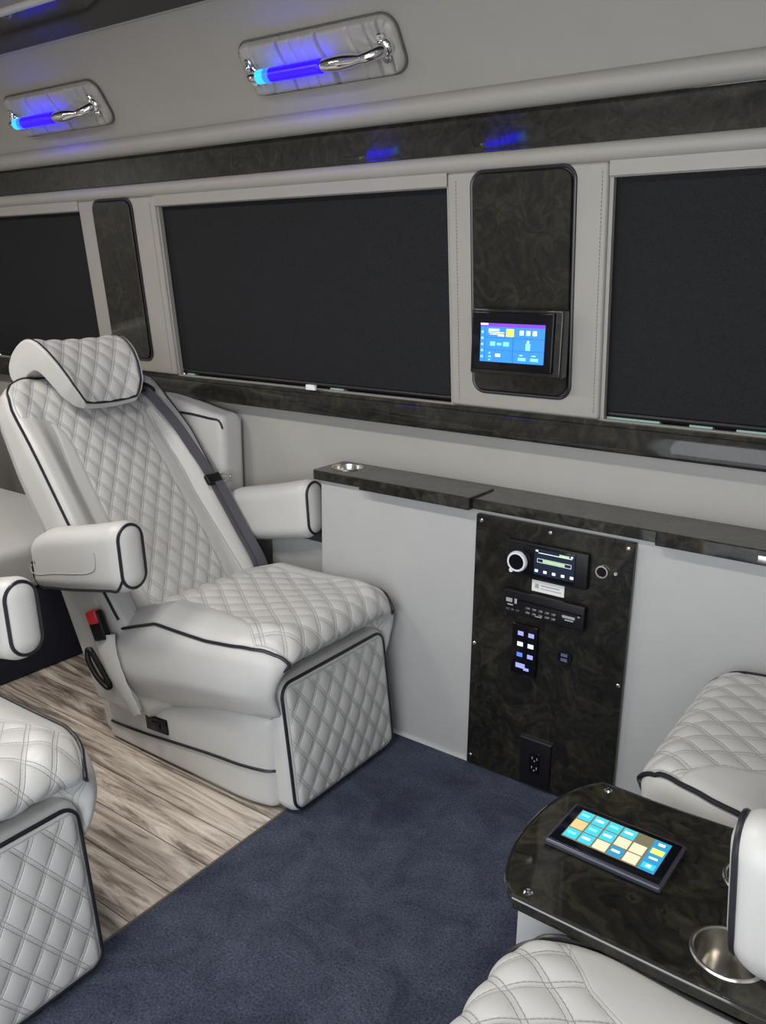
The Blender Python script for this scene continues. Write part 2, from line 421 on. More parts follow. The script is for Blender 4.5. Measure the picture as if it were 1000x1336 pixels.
shade(*WIN[0], 'black blackout shade in the front window, partly cut off by the left edge')
shade(*WIN[1], 'wide black blackout shade in the middle window behind the grey captain chair')
shade(*WIN[2], 'black blackout shade in the right window with pale glass showing under it')
cl = MB(); cl.box(-1.925, -1.885, 2.205, 2.222, 1.131, 1.150, bev=.003); cl.box(-1.905, -1.878, 2.203, 2.212, 1.132, 1.143, bev=.002)
cl.obj('shade_clip', M['white'])
tag(bpy.data.objects['shade_clip'], 'small white plastic clip under the hem of the middle shade', 'clip')

# ------------------------------------------------------------------ burl pillar panels
def rr_outline(x0, x1, z0, z1, r, n=8):
    P = []
    for cx, cz, a0 in ((x1-r, z1-r, 0), (x0+r, z1-r, 90), (x0+r, z0+r, 180), (x1-r, z0+r, 270)):
        for i in range(n+1):
            a = math.radians(a0+90*i/n); P.append((cx+r*math.cos(a), cz+r*math.sin(a)))
    return P
def slab_xz(P, yf, y0, y1, bev=.004):
    """outline in x,z extruded in y; yf(z) gives surface"""
    n = len(P); c = (sum(p[0] for p in P)/n, sum(p[1] for p in P)/n)
    def ring(d, y):
        out = []
        for x, z in P:
            l = math.hypot(x-c[0], z-c[1]); k = 1-d/l; out.append((c[0]+(x-c[0])*k, yf(z)+y, c[1]+(z-c[1])*k))
        return out
    V = ring(0, y1)+ring(0, y0+bev)+ring(bev*.4, y0+bev*.3)+ring(bev, y0)
    F = []
    for r_ in range(3):
        for i in range(n): j = (i+1) % n; F.append((r_*n+i, r_*n+j, (r_+1)*n+j, (r_+1)*n+i))
    F.append(tuple(range(3*n, 4*n))); F.append(tuple(range(n))[::-1])
    return V, F
def pillar(x0, x1, label):
    o = thing('pillar_panel', ((x0+x1)/2, wy(1.2)-.012, 1.187), label, 'trim panel')
    ox, oy, oz = o.location
    P = rr_outline(x0, x1, 1.187, 1.790, .032)
    V, F = slab_xz(P, wy, -.024, -.006); mesh_obj('panel', [(v[0]-ox, v[1]-oy, v[2]-oz) for v in V], F, M['burl'], o, sharp=12)
    P = rr_outline(x0-.006, x1+.006, 1.181, 1.796, .037)
    mb = MB().tube([(x-ox, wy(z)-.013-oy, z-oz) for x, z in P], .0055, 8, closed=True)
    mb.obj('edging', M['darkg'], o)
    return o
pillar(-1.256, -.957, 'tall glossy burl wood pillar panel carrying the blue touch screen')
pillar(-2.992, -2.765, 'narrow dark glossy pillar panel with rounded corners above the chair headrest')

def flat(parts, name, mats, parent, ox, oy, oz, y, thick=.0008):
    """thin icons: list of (x0,x1,z0,z1,mat)"""
    mb = MB()
    for i, (x0, x1, z0, z1, m_) in enumerate(parts): mb.box(x0-ox, x1-ox, y-thick-i*1e-5-oy, y-oy, z0-oz, z1-oz, m_)
    return mb.obj(name, mats, parent, smooth=False)
# wall touch screen
t = thing('touch_screen', (-1.09, 2.165, 1.24), 'small touch screen with lit blue menu mounted on the burl pillar panel', 'touch screen')
ox, oy, oz = t.location
mb = MB(); mb.box(-1.236-ox, -.951-ox, -.012, .035, .003, .188, bev=.005); mb.obj('mounting_box', M['burl'], t)
mb = MB(); mb.box(-1.226-ox, -.972-ox, -.024, -.010, .016, .180, bev=.004); mb.obj('bezel', M['blackg'], t)
y = 2.165-.0242
px = lambda u: -1.1975+u*.2005
pz = lambda v: 1.388-v*.108
S = lambda u0, u1, v0, v1, m_: (px(u0), px(u1), pz(v1), pz(v0), m_)
sp = [S(0, 1, 0, 1, 0)]
flat(sp, 'display', [M['s_blue']], t, ox, oy, oz, y)
ic = [S(0, 1, 0, .09, 1), S(.0, .12, .0, .05, 2), S(.07, .075, .09, 1, 5), S(.52, .527, .09, 1, 5), S(.07, 1, .36, .37, 5), S(.07, 1, .68, .69, 5)]
ic += [S(.13, .30, .14, .20, 2), S(.13, .38, .22, .25, 3), S(.15, .37, .27, .29, 2), S(.28, .38, .30, .33, 2), S(.41, .53, .13, .33, 3)]
ic += [S(.62+i*.1, .68+i*.1, .16, .28, 2) for i in range(3)]
ic += [S(.16, .24, .47, .58, 4), S(.27, .34, .50, .56, 4), S(.37, .46, .47, .58, 4), S(.14, .17, .75, .79, 4), S(.14, .18, .84, .88, 4), S(.14, .17, .93, .96, 4), S(.25, .33, .78, .86, 2)]
ic += [S(.72, .79, .48, .66, 4), S(.74, .77, .41, .47, 2), S(.63, .68, .78, .80, 2), S(.61, .73, .85, .93, 4), S(.82, .88, .78, .80, 2), S(.80, .92, .85, .93, 4)]
ic += [S(.015, .05, a, a+.06, 4) for a in (.2, .36, .52, .68, .84)]
flat(ic, 'menu_icons', [M['s_blue'], M['s_pur'], M['s_wht'], M['s_yel'], M['s_mint'], M['s_line']], t, ox, oy, oz, y-.0009)

# ------------------------------------------------------------------ grab handles
def make_handle(name, x0, x1, s0, label, flip=False):
    """pad + chrome bar + lit tube; x0 front end, x1 rear end; s0 centre along the panel"""
    cx = (x0+x1)/2; c = up(cx, s0, .004)
    t = thing(name, c, label, 'grab handle', 'lit grab handles on the upper panel')
    hw = (x1-x0)/2; hh = .078
    fx = 1.0
    nx, ns = 220, 26; V = []; F = []
    for i in range(nx+1):
        for j in range(ns+1):
            a, b_ = -1+2*i/nx, -1+2*j/ns
            # superellipse mapping for rounded corners
            X, Sx = a*hw, b_*hh; r = .045
            dx, ds = max(0, abs(X)-(hw-r)), max(0, abs(Sx)-(hh-r))
            m_ = max(dx, ds); l = math.hypot(dx, ds)
            if l > 1e-6:
                k_ = m_/l; X = math.copysign(min(abs(X), hw-r)+dx*k_, X); Sx = math.copysign(min(abs(Sx), hh-r)+ds*k_, Sx)
            e = min(1, (1-max(abs(a), abs(b_)))/.18); h = .030*math.sqrt(max(0, 1-(1-e)**2))
            ph = X*48+1.2*math.sin(X*23+1)+.5*math.sin(Sx*30)
            rk = abs(math.sin(ph)); h -= .024*math.exp(-(rk/.20)**2)*min(1, e*1.5)*(.25+.75*math.sin(X*17+.6)**2)
            for ex in (-hw+.06, hw-.06):
                d = math.hypot(X-ex, Sx)
                if d < .09: h -= .008*(.09-d)/.09*abs(math.sin(math.atan2(Sx, X-ex)*6))*min(1, e*1.5)
            V.append(Vector((X, 0, 0))+upd*Sx+upn*(max(h, -.002)-.001))
    for i in range(nx):
        for j in range(ns):
            a = i*(ns+1)+j; F.append((a, a+ns+1, a+ns+2, a+1))
    mesh_obj('gathered_pad', V, F, M['lea_w'], t, sharp=None)
    P = rr_outline(-hw, hw, -hh, hh, .045)
    mb = MB().tube([Vector((p[0], 0, 0))+upd*p[1]+upn*.002 for p in P], .0038, 8, closed=True); mb.obj('pad_welt', M['welt'], t)
    R = Matrix((( -1, 0, 0), (0, upd.y, upn.y), (0, upd.z, upn.z))).to_4x4()
    def bp(x, n_): return Vector((x, 0, 0))+upn*n_
    xa, xb = -hw+.045, hw-.042; hN = .074
    # posts with rosettes: chrome ends
    def end(x, sgn):
        mb = MB(); Mx = Matrix.Translation(bp(x, .026)) @ R
        for dz in (-.026, .026):
            Mr = Matrix.Translation(bp(x, .028)+upd*dz) @ R
            mb.lathe([(0, .006), (.011, .006), (.014, .003), (.014, 0)], 16, Mr)
            mb.lathe([(0, .009), (.005, .009), (.006, .006)], 10, Mr)
        mb.lathe([(0, .014), (.016, .013), (.024, .008), (.028, .0), (.028, -.004)], 24, Mx)
        return mb
    def arc(x, sgn, L_, r0, r1, n_=14):
        P = []; R_ = []
        for i in range(n_+1):
            q = i/n_; a = q*PI/2
            P.append(bp(x+sgn*.055*(1-math.cos(a)), .014+(hN-.014)*math.sin(a))); R_.append(r0+(.0125-r0)*q)
        m_ = 10
        for i in range(1, m_+1):
            q = i/m_; P.append(bp(x+sgn*(.055+L_*q), hN)); R_.append(.0125+(r1-.0125)*math.sin(PI*min(1, q*1.0)) if r1 > .0125 else .0125+(r1-.0125)*q)
        return P, R_
    mb = end(xa, 1); P, R_ = arc(xa, 1, .012, .019, .0125); mb.tube(P, R_, 16); o1 = mb.obj('chrome_end', M['chrome'], t)
    Lr = (xb-xa)*.30
    mb = end(xb, -1); P, R_ = arc(xb, -1, Lr, .020, .021); mb.tube(P, R_, 16); o2 = mb.obj('chrome_end', M['chrome'], t)
    s0_, s1_ = xa+.065, xb-.052-Lr
    mb = MB(); mb.tube([bp(s0_+.04, hN), bp(s1_+.01, hN)], .0195, 18, m=0); mb.tube([bp(s0_-.002, hN), bp(s0_+.028, hN)], .0193, 18, m=1); mb.tube([bp(s0_+.028, hN), bp(s0_+.05, hN)], .0197, 18, m=2)
    mb.obj('lit_tube', [M['led'], M['ledc'], M['ledm']], t)
    return t
M['lea_w'] = leather('pad_leather', (.36, .345, .32), .38)[0]
M['welt'] = plain('pad_welt_dark', (.10, .09, .085), .6)  # even dark tone for the welt round each pad
hA = make_handle('grab_handle', -1.995, -1.415, .168, 'padded chrome grab handle glowing blue, the larger one above the middle window')
hB = make_handle('grab_handle', -3.285, -2.70, .156, 'padded chrome grab handle glowing blue at far left, the smaller in view')

# ------------------------------------------------------------------ side cabinet
t = thing('side_cabinet', (-.4, 2.18, 0), 'long grey upholstered side cabinet under the burl armrest ledge along the wall', 'cabinet')
ox, oy = -.4, 2.18
mb = MB(); mb.box(-1.775-ox, 1.2-ox, 2.105-oy, 2.27-oy, 0, .85, bev=.006); mb.obj('body', M['walll'], t)
mb = MB(); mb.box(-1.775-ox, 1.2-ox, 2.098-oy, 2.106-oy, 0.0, .012); mb.obj('base_trim', M['lea'], t)
# ledge with rounded left end
def slab_xy(P, z0, z1, bev, ox, oy, oz=0):
    n = len(P); c = (sum(p[0] for p in P)/n, sum(p[1] for p in P)/n)
    def ring(d, z):
        out = []
        for i, (x, y_) in enumerate(P):
            a = P[i-1]; b_ = P[(i+1) % n]; tx, ty = b_[0]-a[0], b_[1]-a[1]; l = math.hypot(tx, ty) or 1
            out.append((x-ty/l*d-ox, y_+tx/l*d-oy, z-oz))
        return out
    V = ring(bev, z0)+ring(bev*.3, z0+bev*.3)+ring(0, z0+bev)+ring(0, z1-bev)+ring(bev*.3, z1-bev*.3)+ring(bev, z1)
    F = [(r_*n+i, r_*n+(i+1) % n, (r_+1)*n+(i+1) % n, (r_+1)*n+i) for r_ in range(5) for i in range(n)]
    F.append(tuple(range(5*n, 6*n))); F.append(tuple(range(n))[::-1])
    return V, F
CH = (-1.728, 2.193); CR = .050
def hole_ring(P, holes, z0, z1, bev, ox, oy, name, mat, parent):
    V, F = slab_xy(P, z0, z1, bev, ox, oy); o = mesh_obj(name, V, F, mat, parent, sharp=12)
    return o
def rr_xy(x0, x1, y0, y1, r, n=8): return rr_outline(x0, x1, y0, y1, r, n)
def bool_holes(o, holes, z0, z1):
    """cut round holes for cup holders (cutters are removed again)"""
    for (cx, cy, r) in holes:
        bm = bmesh.new(); bmesh.ops.create_cone(bm, cap_ends=True, segments=48, radius1=r, radius2=r, depth=z1-z0)
        bmesh.ops.translate(bm, vec=(cx, cy, (z0+z1)/2), verts=bm.verts)
        me = bpy.data.meshes.new('cut'); bm.to_mesh(me); bm.free(); c = bpy.data.objects.new('cut', me); COL.objects.link(c)
        c.parent = o.parent
        md = o.modifiers.new('b', 'BOOLEAN'); md.object = c; md.operation = 'DIFFERENCE'; md.solver = 'EXACT'
        bpy.context.view_layer.update()
        dg = bpy.context.evaluated_depsgraph_get(); me2 = bpy.data.meshes.new_from_object(o.evaluated_get(dg))
        o.modifiers.clear(); old = o.data; o.data = me2
        bpy.data.objects.remove(c)
led = hole_ring(rr_xy(-1.805, 1.2, 2.088, 2.274, .022), None, .850, .882, .003, ox, oy, 'ledge', M['burl2'], t)
bool_holes(led, [(CH[0]-ox, CH[1]-oy, CR)], .84, .90)
for (a, b_) in ((-1.585, -1.172), (-.622, .35)):
    V, F = slab_xy(rr_xy(a, b_, 2.066, 2.222, .006, 4), .849, .888, .003, ox, oy); mesh_obj('ledge_lid', V, F, M['burl2'], t, sharp=12)
mb = MB(); mb.box(-.372-ox, -.33-ox, 2.0640-oy, 2.0665-oy, .856, .874, bev=.001); mb.obj('lid_latch', M['steel'], t)
def cup(cx, cy, z, r, depth, label, grp=None):
    t = thing('cup_holder', (cx, cy, z-depth), label, 'cup holder', grp)
    mb = MB(); d = depth
    mb.lathe([(0, .002), (r*.80, .002), (r*.84, .006), (r*.90, d*.3), (r*.965, d-.004), (r*.99, d+.0015), (r*1.04, d+.0035), (r*1.09, d+.0035), (r*1.13, d+.001), (r*1.13, d-.0005)], 48)
    mb.lathe([(r*1.13, d-.0005), (r*.99, d-.001), (r*.98, d-.006), (r*.92, d*.3), (r*.86, .0), (0, 0)], 48)
    mb.obj('steel_cup', M['steel'], t); return t
cup(CH[0], CH[1], .882, .049, .045, 'small steel cup holder set in the left end of the wall ledge')
# control panel set in the cabinet
p = thing('control_panel', (-.92, 2.10, .0), 'large dark burl control panel with stereo units fixed on the grey cabinet', 'control panel')
V, F = slab_xz(rr_outline(-1.159, -.676, .004, .838, .004, 3), lambda z: 0, 2.088, 2.104, .004)
mesh_obj('face', [(v[0]+.92, v[1]-2.10, v[2]) for v in V], F, M['burl'], p, sharp=12)
PY = 2.088
Rf = Matrix(((1, 0, 0), (0, 0, -1), (0, 1, 0))).to_4x4()      # lathe z axis -> -y
for x, z in ((-1.140, .820), (-.695, .820), (-1.147, .424), (-.688, .420), (-1.145, .035), (-.69, .035), (-.92, .822)):
    MB().lathe([(0, .0025), (.004, .0022), (.0062, .0004), (.0062, 0)], 12, Matrix.Translation((x+.92, PY-2.10, z)) @ Rf).obj('screw', M['steel'], p)
def unit(name, x0, x1, z0, z1, dpt, label, cat, mat='blackp', bev=.003):
    t = thing(name, ((x0+x1)/2, PY, z0), label, cat)
    MB().box(-(x1-x0)/2, (x1-x0)/2, -dpt, .0, 0, z1-z0, bev=bev).obj('body', M[mat], t)
    return t
# marine stereo
t = unit('stereo', -1.042, -.796, .682, .786, .016, 'black stereo with round silver knob and lit display, upper unit on the control panel', 'car stereo')
ox, oy, oz = t.location; y = PY-.016
MB().box(-.992-ox+.0, -.832-ox, -.0185, -.015, .006, .098, bev=.002).obj('glass_front', M['blackg'], t)
kx, kz = -1.005, .727
mb = MB(); T = Matrix.Translation((kx-ox, -.016, kz-oz)) @ Rf
mb.lathe([(.029, 0), (.029, .004), (.031, .006), (.031, .012), (.028, .017), (.0235, .017), (.023, .015)], 36, T)
kn = mb.obj('knob', plain('silver_knob', (.78, .80, .84), .2, 0, .5), t)
MB().lathe([(0, .0155), (.0235, .0155)], 36, T).obj('knob_face', M['blackg'], kn)
MB().lathe([(0, .003), (.006, .003), (.007, 0)], 14, Matrix.Translation((-1.027-ox, -.016, .694-oz)) @ Rf).obj('button', M['white'], t)
sx = lambda u: -.955+u*.122
sz = lambda v: .775-v*.076
S2 = lambda u0, u1, v0, v1, m_: (sx(u0), sx(u1), sz(v1), sz(v0), m_)
flat([S2(0, 1, 0, 1, 0)], 'display', [M['s_dark']], t, ox, oy, oz, PY-.0186)
flat([S2(.03, .09, .04, .10, 2), S2(.10, .93, .13, .15, 2), S2(.62, .86, .05, .12, 1), S2(.9, .95, .04, .10, 2), S2(.08, .92, .36, .37, 2), S2(.08, .92, .50, .51, 2), S2(.08, .085, .36, .51, 2), S2(.915, .92, .36, .51, 2), S2(.22, .76, .39, .48, 1)]
     + [S2(.03+i*.22, .11+i*.22, .80, .90, 2) for i in range(5)], 'display_icons', [M['s_dark'], M['s_grn'], M['s_wht']], t, ox, oy, oz, PY-.0195)
# sticker
tag(flat([(-.966, -.866, .640, .674, 0)], 'sticker', [M['white'], M['gfab']], None, 0, 0, 0, PY, .0006), 'small pale blank-looking sticker between the two stereo units', 'sticker')
st = bpy.data.objects['sticker']; mbp = [(-.956, -.944, .650, .664, 0)]+[(-.938, -.88, .6585, .6625, 0), (-.938, -.875, .650, .6525, 0)]
flat(mbp, 'print', [M['gfab']], st, 0, 0, 0, PY-.0007, .0003)
# CD radio
t = unit('cd_radio', -1.046, -.794, .560, .634, .020, 'slim black CD radio with small buttons, lower unit on the control panel', 'car radio')
ox, oy, oz = t.location
MB().box(-.118, .118, -.022, -.0195, .046, .052, bev=.0006).obj('disc_slot', M['blackg'], t)
bt = MB()
for i in range(5):
    for j in range(2): bt.box(-.052+i*.020, -.038+i*.020, -.0222, -.0195, .012+j*.014, .020+j*.014, bev=.001)
for i in range(3): bt.box(-.115+i*.016, -.104+i*.016, -.0222, -.0195, .012, .018, bev=.001)
bt.obj('button', plain('button_grey', (.07, .07, .08), .3), t)
for q in ([(-.92-.115, -.92-.095, .598, .610, 0), (-.92-.088, -.92-.080, .596, .612, 0), (-.92-.110, -.92-.092, .588, .592, 0), (-.92+.062, -.92+.100, .590, .598, 0), (-.92+.070, -.92+.096, .583, .587, 0), (-.92-.048, -.92-.044, .577, .580, 0), (-.92+.02, -.92+.024, .577, .580, 0), (-.92+.108, -.92+.114, .600, .604, 0), (-.92-.02, -.92+.0, .571, .574, 0)]
     + [(-.966+i*.02, -.958+i*.02, .5765+.014*j, .5785+.014*j, 0) for i in range(5) for j in range(2)]): flat([q], 'printed_legend', [M['gfab']], t, ox, oy, oz, PY-.0223, .0003)
# switch panel
t = unit('switch_panel', -1.016, -.934, .372, .532, .012, 'tall black touch switch panel with backlit icons, left of the round button', 'switch panel', 'blackg')
ox, oy, oz = t.location
ics = []
for j in range(3):
    for i in range(2):
        x = -.996+i*.034; z = .497-j*.034; ics.append((x, x+.018, z, z+.013, 1 if j == 1 else (2 if (j == 2 and i == 0) else 0)))
ics += [(-.998, -.968, .393, .408, 0), (-.972, -.955, .388, .397, 0)]
im = [M['glow'], M['s_wht'], emi('icon_blue', (.10, .22, .8), 1)]
for q in ics: flat([q[:4]+(0,)], 'icon', [im[q[4]]], t, ox, oy, oz, PY-.0121, .0004)
# round button, jack, outlet
def roundb(name, x, z, r, label, cat, ring='blackp', face='blackg', d=.008):
    t = thing(name, (x, PY, z), label, cat)
    MB().lathe([(r, 0), (r, d*.6), (r*.92, d), (r*.74, d), (r*.70, d*.6)], 32, Rf).obj('ring', M[ring], t)
    MB().lathe([(0, d*.7), (r*.72, d*.7)], 32, Rf).obj('face', M[face], t); return t
t = roundb('round_button', -.850, .462, .024, 'round black push button beside the tall switch panel', 'button')
idm = emi('icon_dim', (.10, .10, .18), .6)
for q in ((-.860, -.840, .464, .474, 0), (-.860, -.840, .449, .459, 0)): flat([q], 'icon', [idm], t, -.850, PY, .462, PY-.0058, .0003)
roundb('audio_jack', -.760, .742, .019, 'round socket with silver ring right of the upper stereo', 'socket', 'chrome')
roundb('indicator_light', -.722, .744, .0055, 'tiny copper indicator light at the right edge of the control panel', 'indicator light', 'steel', 'steel', .004)
t = thing('power_outlet', (-.918, PY, .012), 'black double wall power outlet at the foot of the control panel', 'power outlet')
MB().box(-.049, .049, -.008, 0, 0, .156, bev=.003).obj('cover_plate', M['blackp'], t)
MB().box(-.017, .017, -.0105, -.0075, .045, .115, bev=.003).obj('receptacle', M['blackg'], t)
sl = MB()
for zz in (.062, .094):
    sl.box(-.009, -.0065, -.0110, -.0104, zz, zz+.008); sl.box(.0065, .009, -.0110, -.0104, zz, zz+.008); sl.box(-.002, .002, -.0110, -.0104, zz-.007, zz-.003)
sl.obj('slot', M['gfab'], t, smooth=False)
MB().box(-.05, .05, -.0095, -.002, .155, .158).obj('top_edge', M['steel'], t)

# lower burl ledge behind the chair arm and the padded pod behind the chair
tag(MB().box(-2.10, -1.806, 2.16, 2.275, .60, .632, bev=.004).obj('wall_ledge', M['burl']), 'short low burl ledge on the wall behind the chair arm, left of the cabinet', 'ledge')
tag(MB().box(-2.10, -1.782, 2.20, 2.275, .0, .60, bev=.003).obj('wall_box', M['walll']), 'low grey wall box under the short burl ledge behind the captain chair', 'wall box')
t = thing('side_bolster', (-2.65, 2.20, 0), 'grey leather side bolster with dark piping standing against the wall behind the captain chair', 'bolster')
def wp(P, nn):
    P = P.copy(); x = P[:, 0]; z = P[:, 2]
    P[:, 2] += -.05*sstep(.0, .36, x)*sstep(-.5, .5, z)
    return P+np.array([0, 0, .53])
cushion_mesh('padding', (.365, .062, .53), .035, (20, 3, 30), 4, wp, M['lea'], t)
mb = MB()
pp = [(-.02, -.066, .80), (.0, -.066, .90), (.06, -.066, .965), (.12, -.066, 1.0), (.20, -.064, 1.003), (.30, -.060, .995), (.345, -.055, .990), (.357, -.048, .96)]
mb.tube(spline(pp, 4), .0045, 8); mb.obj('piping', M['pipe'], t)

# ------------------------------------------------------------------ captain chair
OX = -1.80
def BK(n_, y_, v_): return (-1.735-OX-.6*v_+.8*n_, y_, .8*v_+.6*n_)      # back frame -> chair local
V_HW = ([.1, .30, .6, .93, 1.185, 1.36, 1.43, 1.465, 1.485, 1.50], [.29, .305, .330, .337, .334, .322, .305, .270, .235, .19])
def hw(v): return np.interp(v, *V_HW)
Q_HW = ([.2, .56, .88, 1.10, 1.20, 1.25, 1.285, 1.315, 1.325], [.17, .170, .168, .160, .155, .163, .180, .215, .42])
def make_chair(name, label, arm_dx=0, belt=True, full=True, group=None):
    t = thing(name, (0, 0, 0), label, 'captain chair', group)
    # --- base
    def bw(P, nn):
        x, y_, z = P[:, 0].copy(), P[:, 1].copy(), P[:, 2].copy(); f = (z+.165)/.33
        fr = sstep(-.10, .36, x)
        top = .155+.145*sstep(-.38, .33, x)
        y_ = y_*(1-.05*(1-fr)*0); z2 = f*top
        y2 = y_*(1+.02*f); x2 = x-.05+.0
        rr = np.clip((x-.22)/.15, 0, 1); y2 = y2*(1-.10*rr**2)
        return np.stack([x2, y2, z2], 1)
    cushion_mesh('base', (.375, .285, .165), .03, (24, 12, 8), 4, bw, M['lea'], t)
    pl = []
    def bside(x, zf):
        P = np.array([[x, -.285, -.165+.33*zf]]); return bw(P, None)[0]
    for s in (1,):
        line = []
        for x in np.linspace(-.345, .345, 24): q = bside(x, .43); line.append((q[0], q[1]-.001, q[2]))
        for a in np.linspace(0, PI/2, 7)[1:]:
            q = bside(.345+.03*math.sin(a), .43); line.append((q[0], q[1]+.03*(1-math.cos(a)), q[2]))
        zf = line[-1][2]; yl = line[-1][1]; xl = line[-1][0]
        far = [(p[0], -p[1], p[2]) for p in line[::-1]]
        pl = line+[(xl, yl*.5, zf), (xl, 0, zf), (xl, -yl*.5, zf)]+far
    MB().tube(pl, .005, 8).obj('base_piping', M['pipe'], t)
    # switch plate on the base side
    q0 = bside(-.16, .80)
    o = MB().box(-.052, .052, -.006, .004, -.026, .026, bev=.004).obj('seat_switch', M['blackg'], t); o.location = (-.155, q0[1]+.001, q0[2]-.015); o.rotation_euler = (0, math.radians(-5), 0)
    MB().box(-.020, .020, -.010, -.005, -.012, .010, bev=.002).obj('rocker', M['blackp'], o)
    # rear skirt
    def sk(P, nn):
        P = P.copy(); P[:, 0] += -.425-.05*(P[:, 2]+.105)/.21; P[:, 2] += .105; return P
    cushion_mesh('rear_skirt', (.030, .27, .10), .02, (2, 10, 6), 3, sk, M['lea'], t)
    # --- seat cushion
    HX, HY, HZ = .340, .325, .125
    cxs, czs = .030, .395
    def chw(x): return np.interp(x, [-.30, .12, .22, .29, .34, .38], [1, 1, .98, .925, .86, .79])
    def cw(P, nn):
        x, y_, z = P[:, 0]+cxs, P[:, 1].copy(), P[:, 2]+czs
        ft = (P[:, 2]+HZ)/(2*HZ); xx = x.copy()
        # bottom follows the base top
        bot = .155+.145*sstep(-.38, .33, x+.05)
        z = bot-.018+(z-(czs-HZ))*( (czs+HZ-bot+.018)/(2*HZ) )
        y_ = y_*chw(xx)*(.90+.10*sstep(0, .45, ft))
        ay = np.clip(np.abs(P[:, 1])/HY, 0, 1); crown = (.036 if belt else .014)*(1-ay**3)+(.014 if belt else .004)*np.exp(-((ay-.72)/.15)**2)
        top = sstep(.55, 1, ft)
        shape = np.interp(x, [-.31, -.2, -.10, .0, .12, .25, .31, .38], [-.085, -.045, -.010, -.010, -.008, .004, .004, -.012])
        z = z+top*(crown+shape)
        # rounded nose
        x = x-.105*sstep(.84, .50, ft)*sstep(.20, .37, xx)*sstep(1.0, .80, np.abs(P[:, 1])/HY)+.012*np.sin(np.clip((ft-.4)/.6, 0, 1)*PI)*sstep(.2, .38, xx)
        # side bulge
        y_ = y_+np.sign(P[:, 1])*.016*np.sin(np.clip(ft, 0, 1)*PI)*sstep(.8, 1, np.abs(P[:, 1])/HY)
        return np.stack([x, y_, z], 1)
    def cq(P0, nn, P):
        ft = P0[:, 2]
        # arc length from rear across the top and down the front
        r_ = .045; th = np.arctan2(np.clip(nn[:, 0], 0, 1), np.clip(nn[:, 2], 0, 1)+1e-9)
        v = np.where(P0[:, 0] < HX-r_, P0[:, 0], np.where(P0[:, 2] > HZ-r_, HX-r_+r_*th, HX-r_+r_*PI/2+(HZ-r_-P0[:, 2])))
        u = P[:, 1]
        x = P0[:, 0]+cxs
        hq = np.interp(x, [-.3, .05, .14, .22, .28, .33], [.20, .195, .205, .235, .275, .36]) if belt else np.interp(x, [-.3, .16, .23, .28, .32], [.165, .170, .20, .25, .36])
        qd = hq-np.abs(P[:, 1])
        qd = np.minimum(qd, HY*.93*chw(x)-np.abs(P[:, 1]))
        return u, v, qd
    cushion_mesh('seat_cushion', (HX, HY, HZ), .045, (104, 92, 24), 6, cw, M['qcush'], t, cq, QC, .006)
    for s in (-1, 1):
        P = []
        r_ = .045; cc = math.cos(math.radians(45))
        for x in np.linspace(-.30, .30, 30): P.append([x, s*(HY-r_+r_*cc+.002), HZ-r_+r_*cc+(.004 if belt else .007)])
        # over the front corner, down the front face
        for a in np.linspace(0, PI/2, 8)[1:]:
            P.append([.30+r_*math.sin(a)*.9, s*(HY-r_+r_*cc*(1-.25*a)), HZ-r_+r_*cc*math.cos(a)+.0])
        for zz in np.linspace(HZ-r_-.02, .02, 6): P.append([HX-r_+r_*cc, s*(HY-r_+r_*cc*.75), zz])
        Q = cw(np.array(P), None)
        MB().tube(spline([tuple(q) for q in Q], 2), .005, 8).obj('seat_piping', M['pipe'], t)
    # --- leg rest
    fz, fy, ft_ = .203, .252, .046
    def fw(P, nn):
        x, y_, z = P[:, 0].copy(), P[:, 1], P[:, 2]+.208
        x = x+.354-.052*z/.41
        b_ = .014*(1-(P[:, 1]/fy)**2)*(1-(P[:, 2]/fz)**2)*np.where(P[:, 0] > 0, 1, 0)
        return np.stack([x+b_, y_, z], 1)
    def fq(P0, nn, P):
        qd = np.minimum(fy-.020-np.abs(P0[:, 1]), fz-.020-np.abs(P0[:, 2]))
        return P0[:, 1], P0[:, 2], np.where(nn[:, 0] > .6, qd, -.05)
    cushion_mesh('leg_rest', (ft_, fy, fz), .036, (4, 96, 80), 6, fw, M['qcush'], t, fq, QF, .006)
    def face_loop(hy, hz, r_, dep, n_=6, k_=.92):
        P = rr_outline(-hy+r_*(1-k_), hy-r_*(1-k_), -hz+r_*(1-k_), hz-r_*(1-k_), r_*1.1, n_); return [(dep, a, b_) for a, b_ in P]
    L_ = face_loop(fy, fz, .036, ft_-.010, 6, .74)
    L2 = []
    for i in range(len(L_)):
        a = np.array(L_[i]); b_ = np.array(L_[(i+1) % len(L_)]); d = np.linalg.norm(b_-a); m_ = max(1, int(d/.03))
        for q in range(m_): L2.append(a+(b_-a)*q/m_)
    Q = fw(np.array(L2), None); MB().tube(Q, .005, 8, closed=True).obj('leg_rest_piping', M['pipe'], t)
    # --- backrest (frame coordinates n, y, v)
    VH, VC, TH = .62, .88, .09
    def bkw(P, nn):
        n_, y_, v_ = P[:, 0]-TH, P[:, 1].copy(), P[:, 2]+VC
        ay = np.abs(y_)/.335; front = np.where(P[:, 0] > 0, 1.0, 0)*sstep(0, .06, P[:, 0])
        side = sstep(.62, .84, ay)*(1-sstep(.93, 1.05, ay)*.5)
        n_ = n_+front*(.030*side*sstep(1.40, 1.15, v_)-.012*(1-side)+.010*np.sin(np.clip((v_-.5)/.45, 0, 1)*PI)*(1-side))
        n_ = n_+front*(-.03*sstep(1.40, 1.5, v_))
        # thinner at the top, side tucks in at the back
        n_ = np.where(P[:, 0] < 0, n_+.02*sstep(1.1, 1.5, v_), n_)
        y_ = y_/.335*hw(v_)*np.where(P[:, 0] < -.03, .93, 1)
        X = -1.735-OX-.6*v_+.8*n_; Z = .8*v_+.6*n_
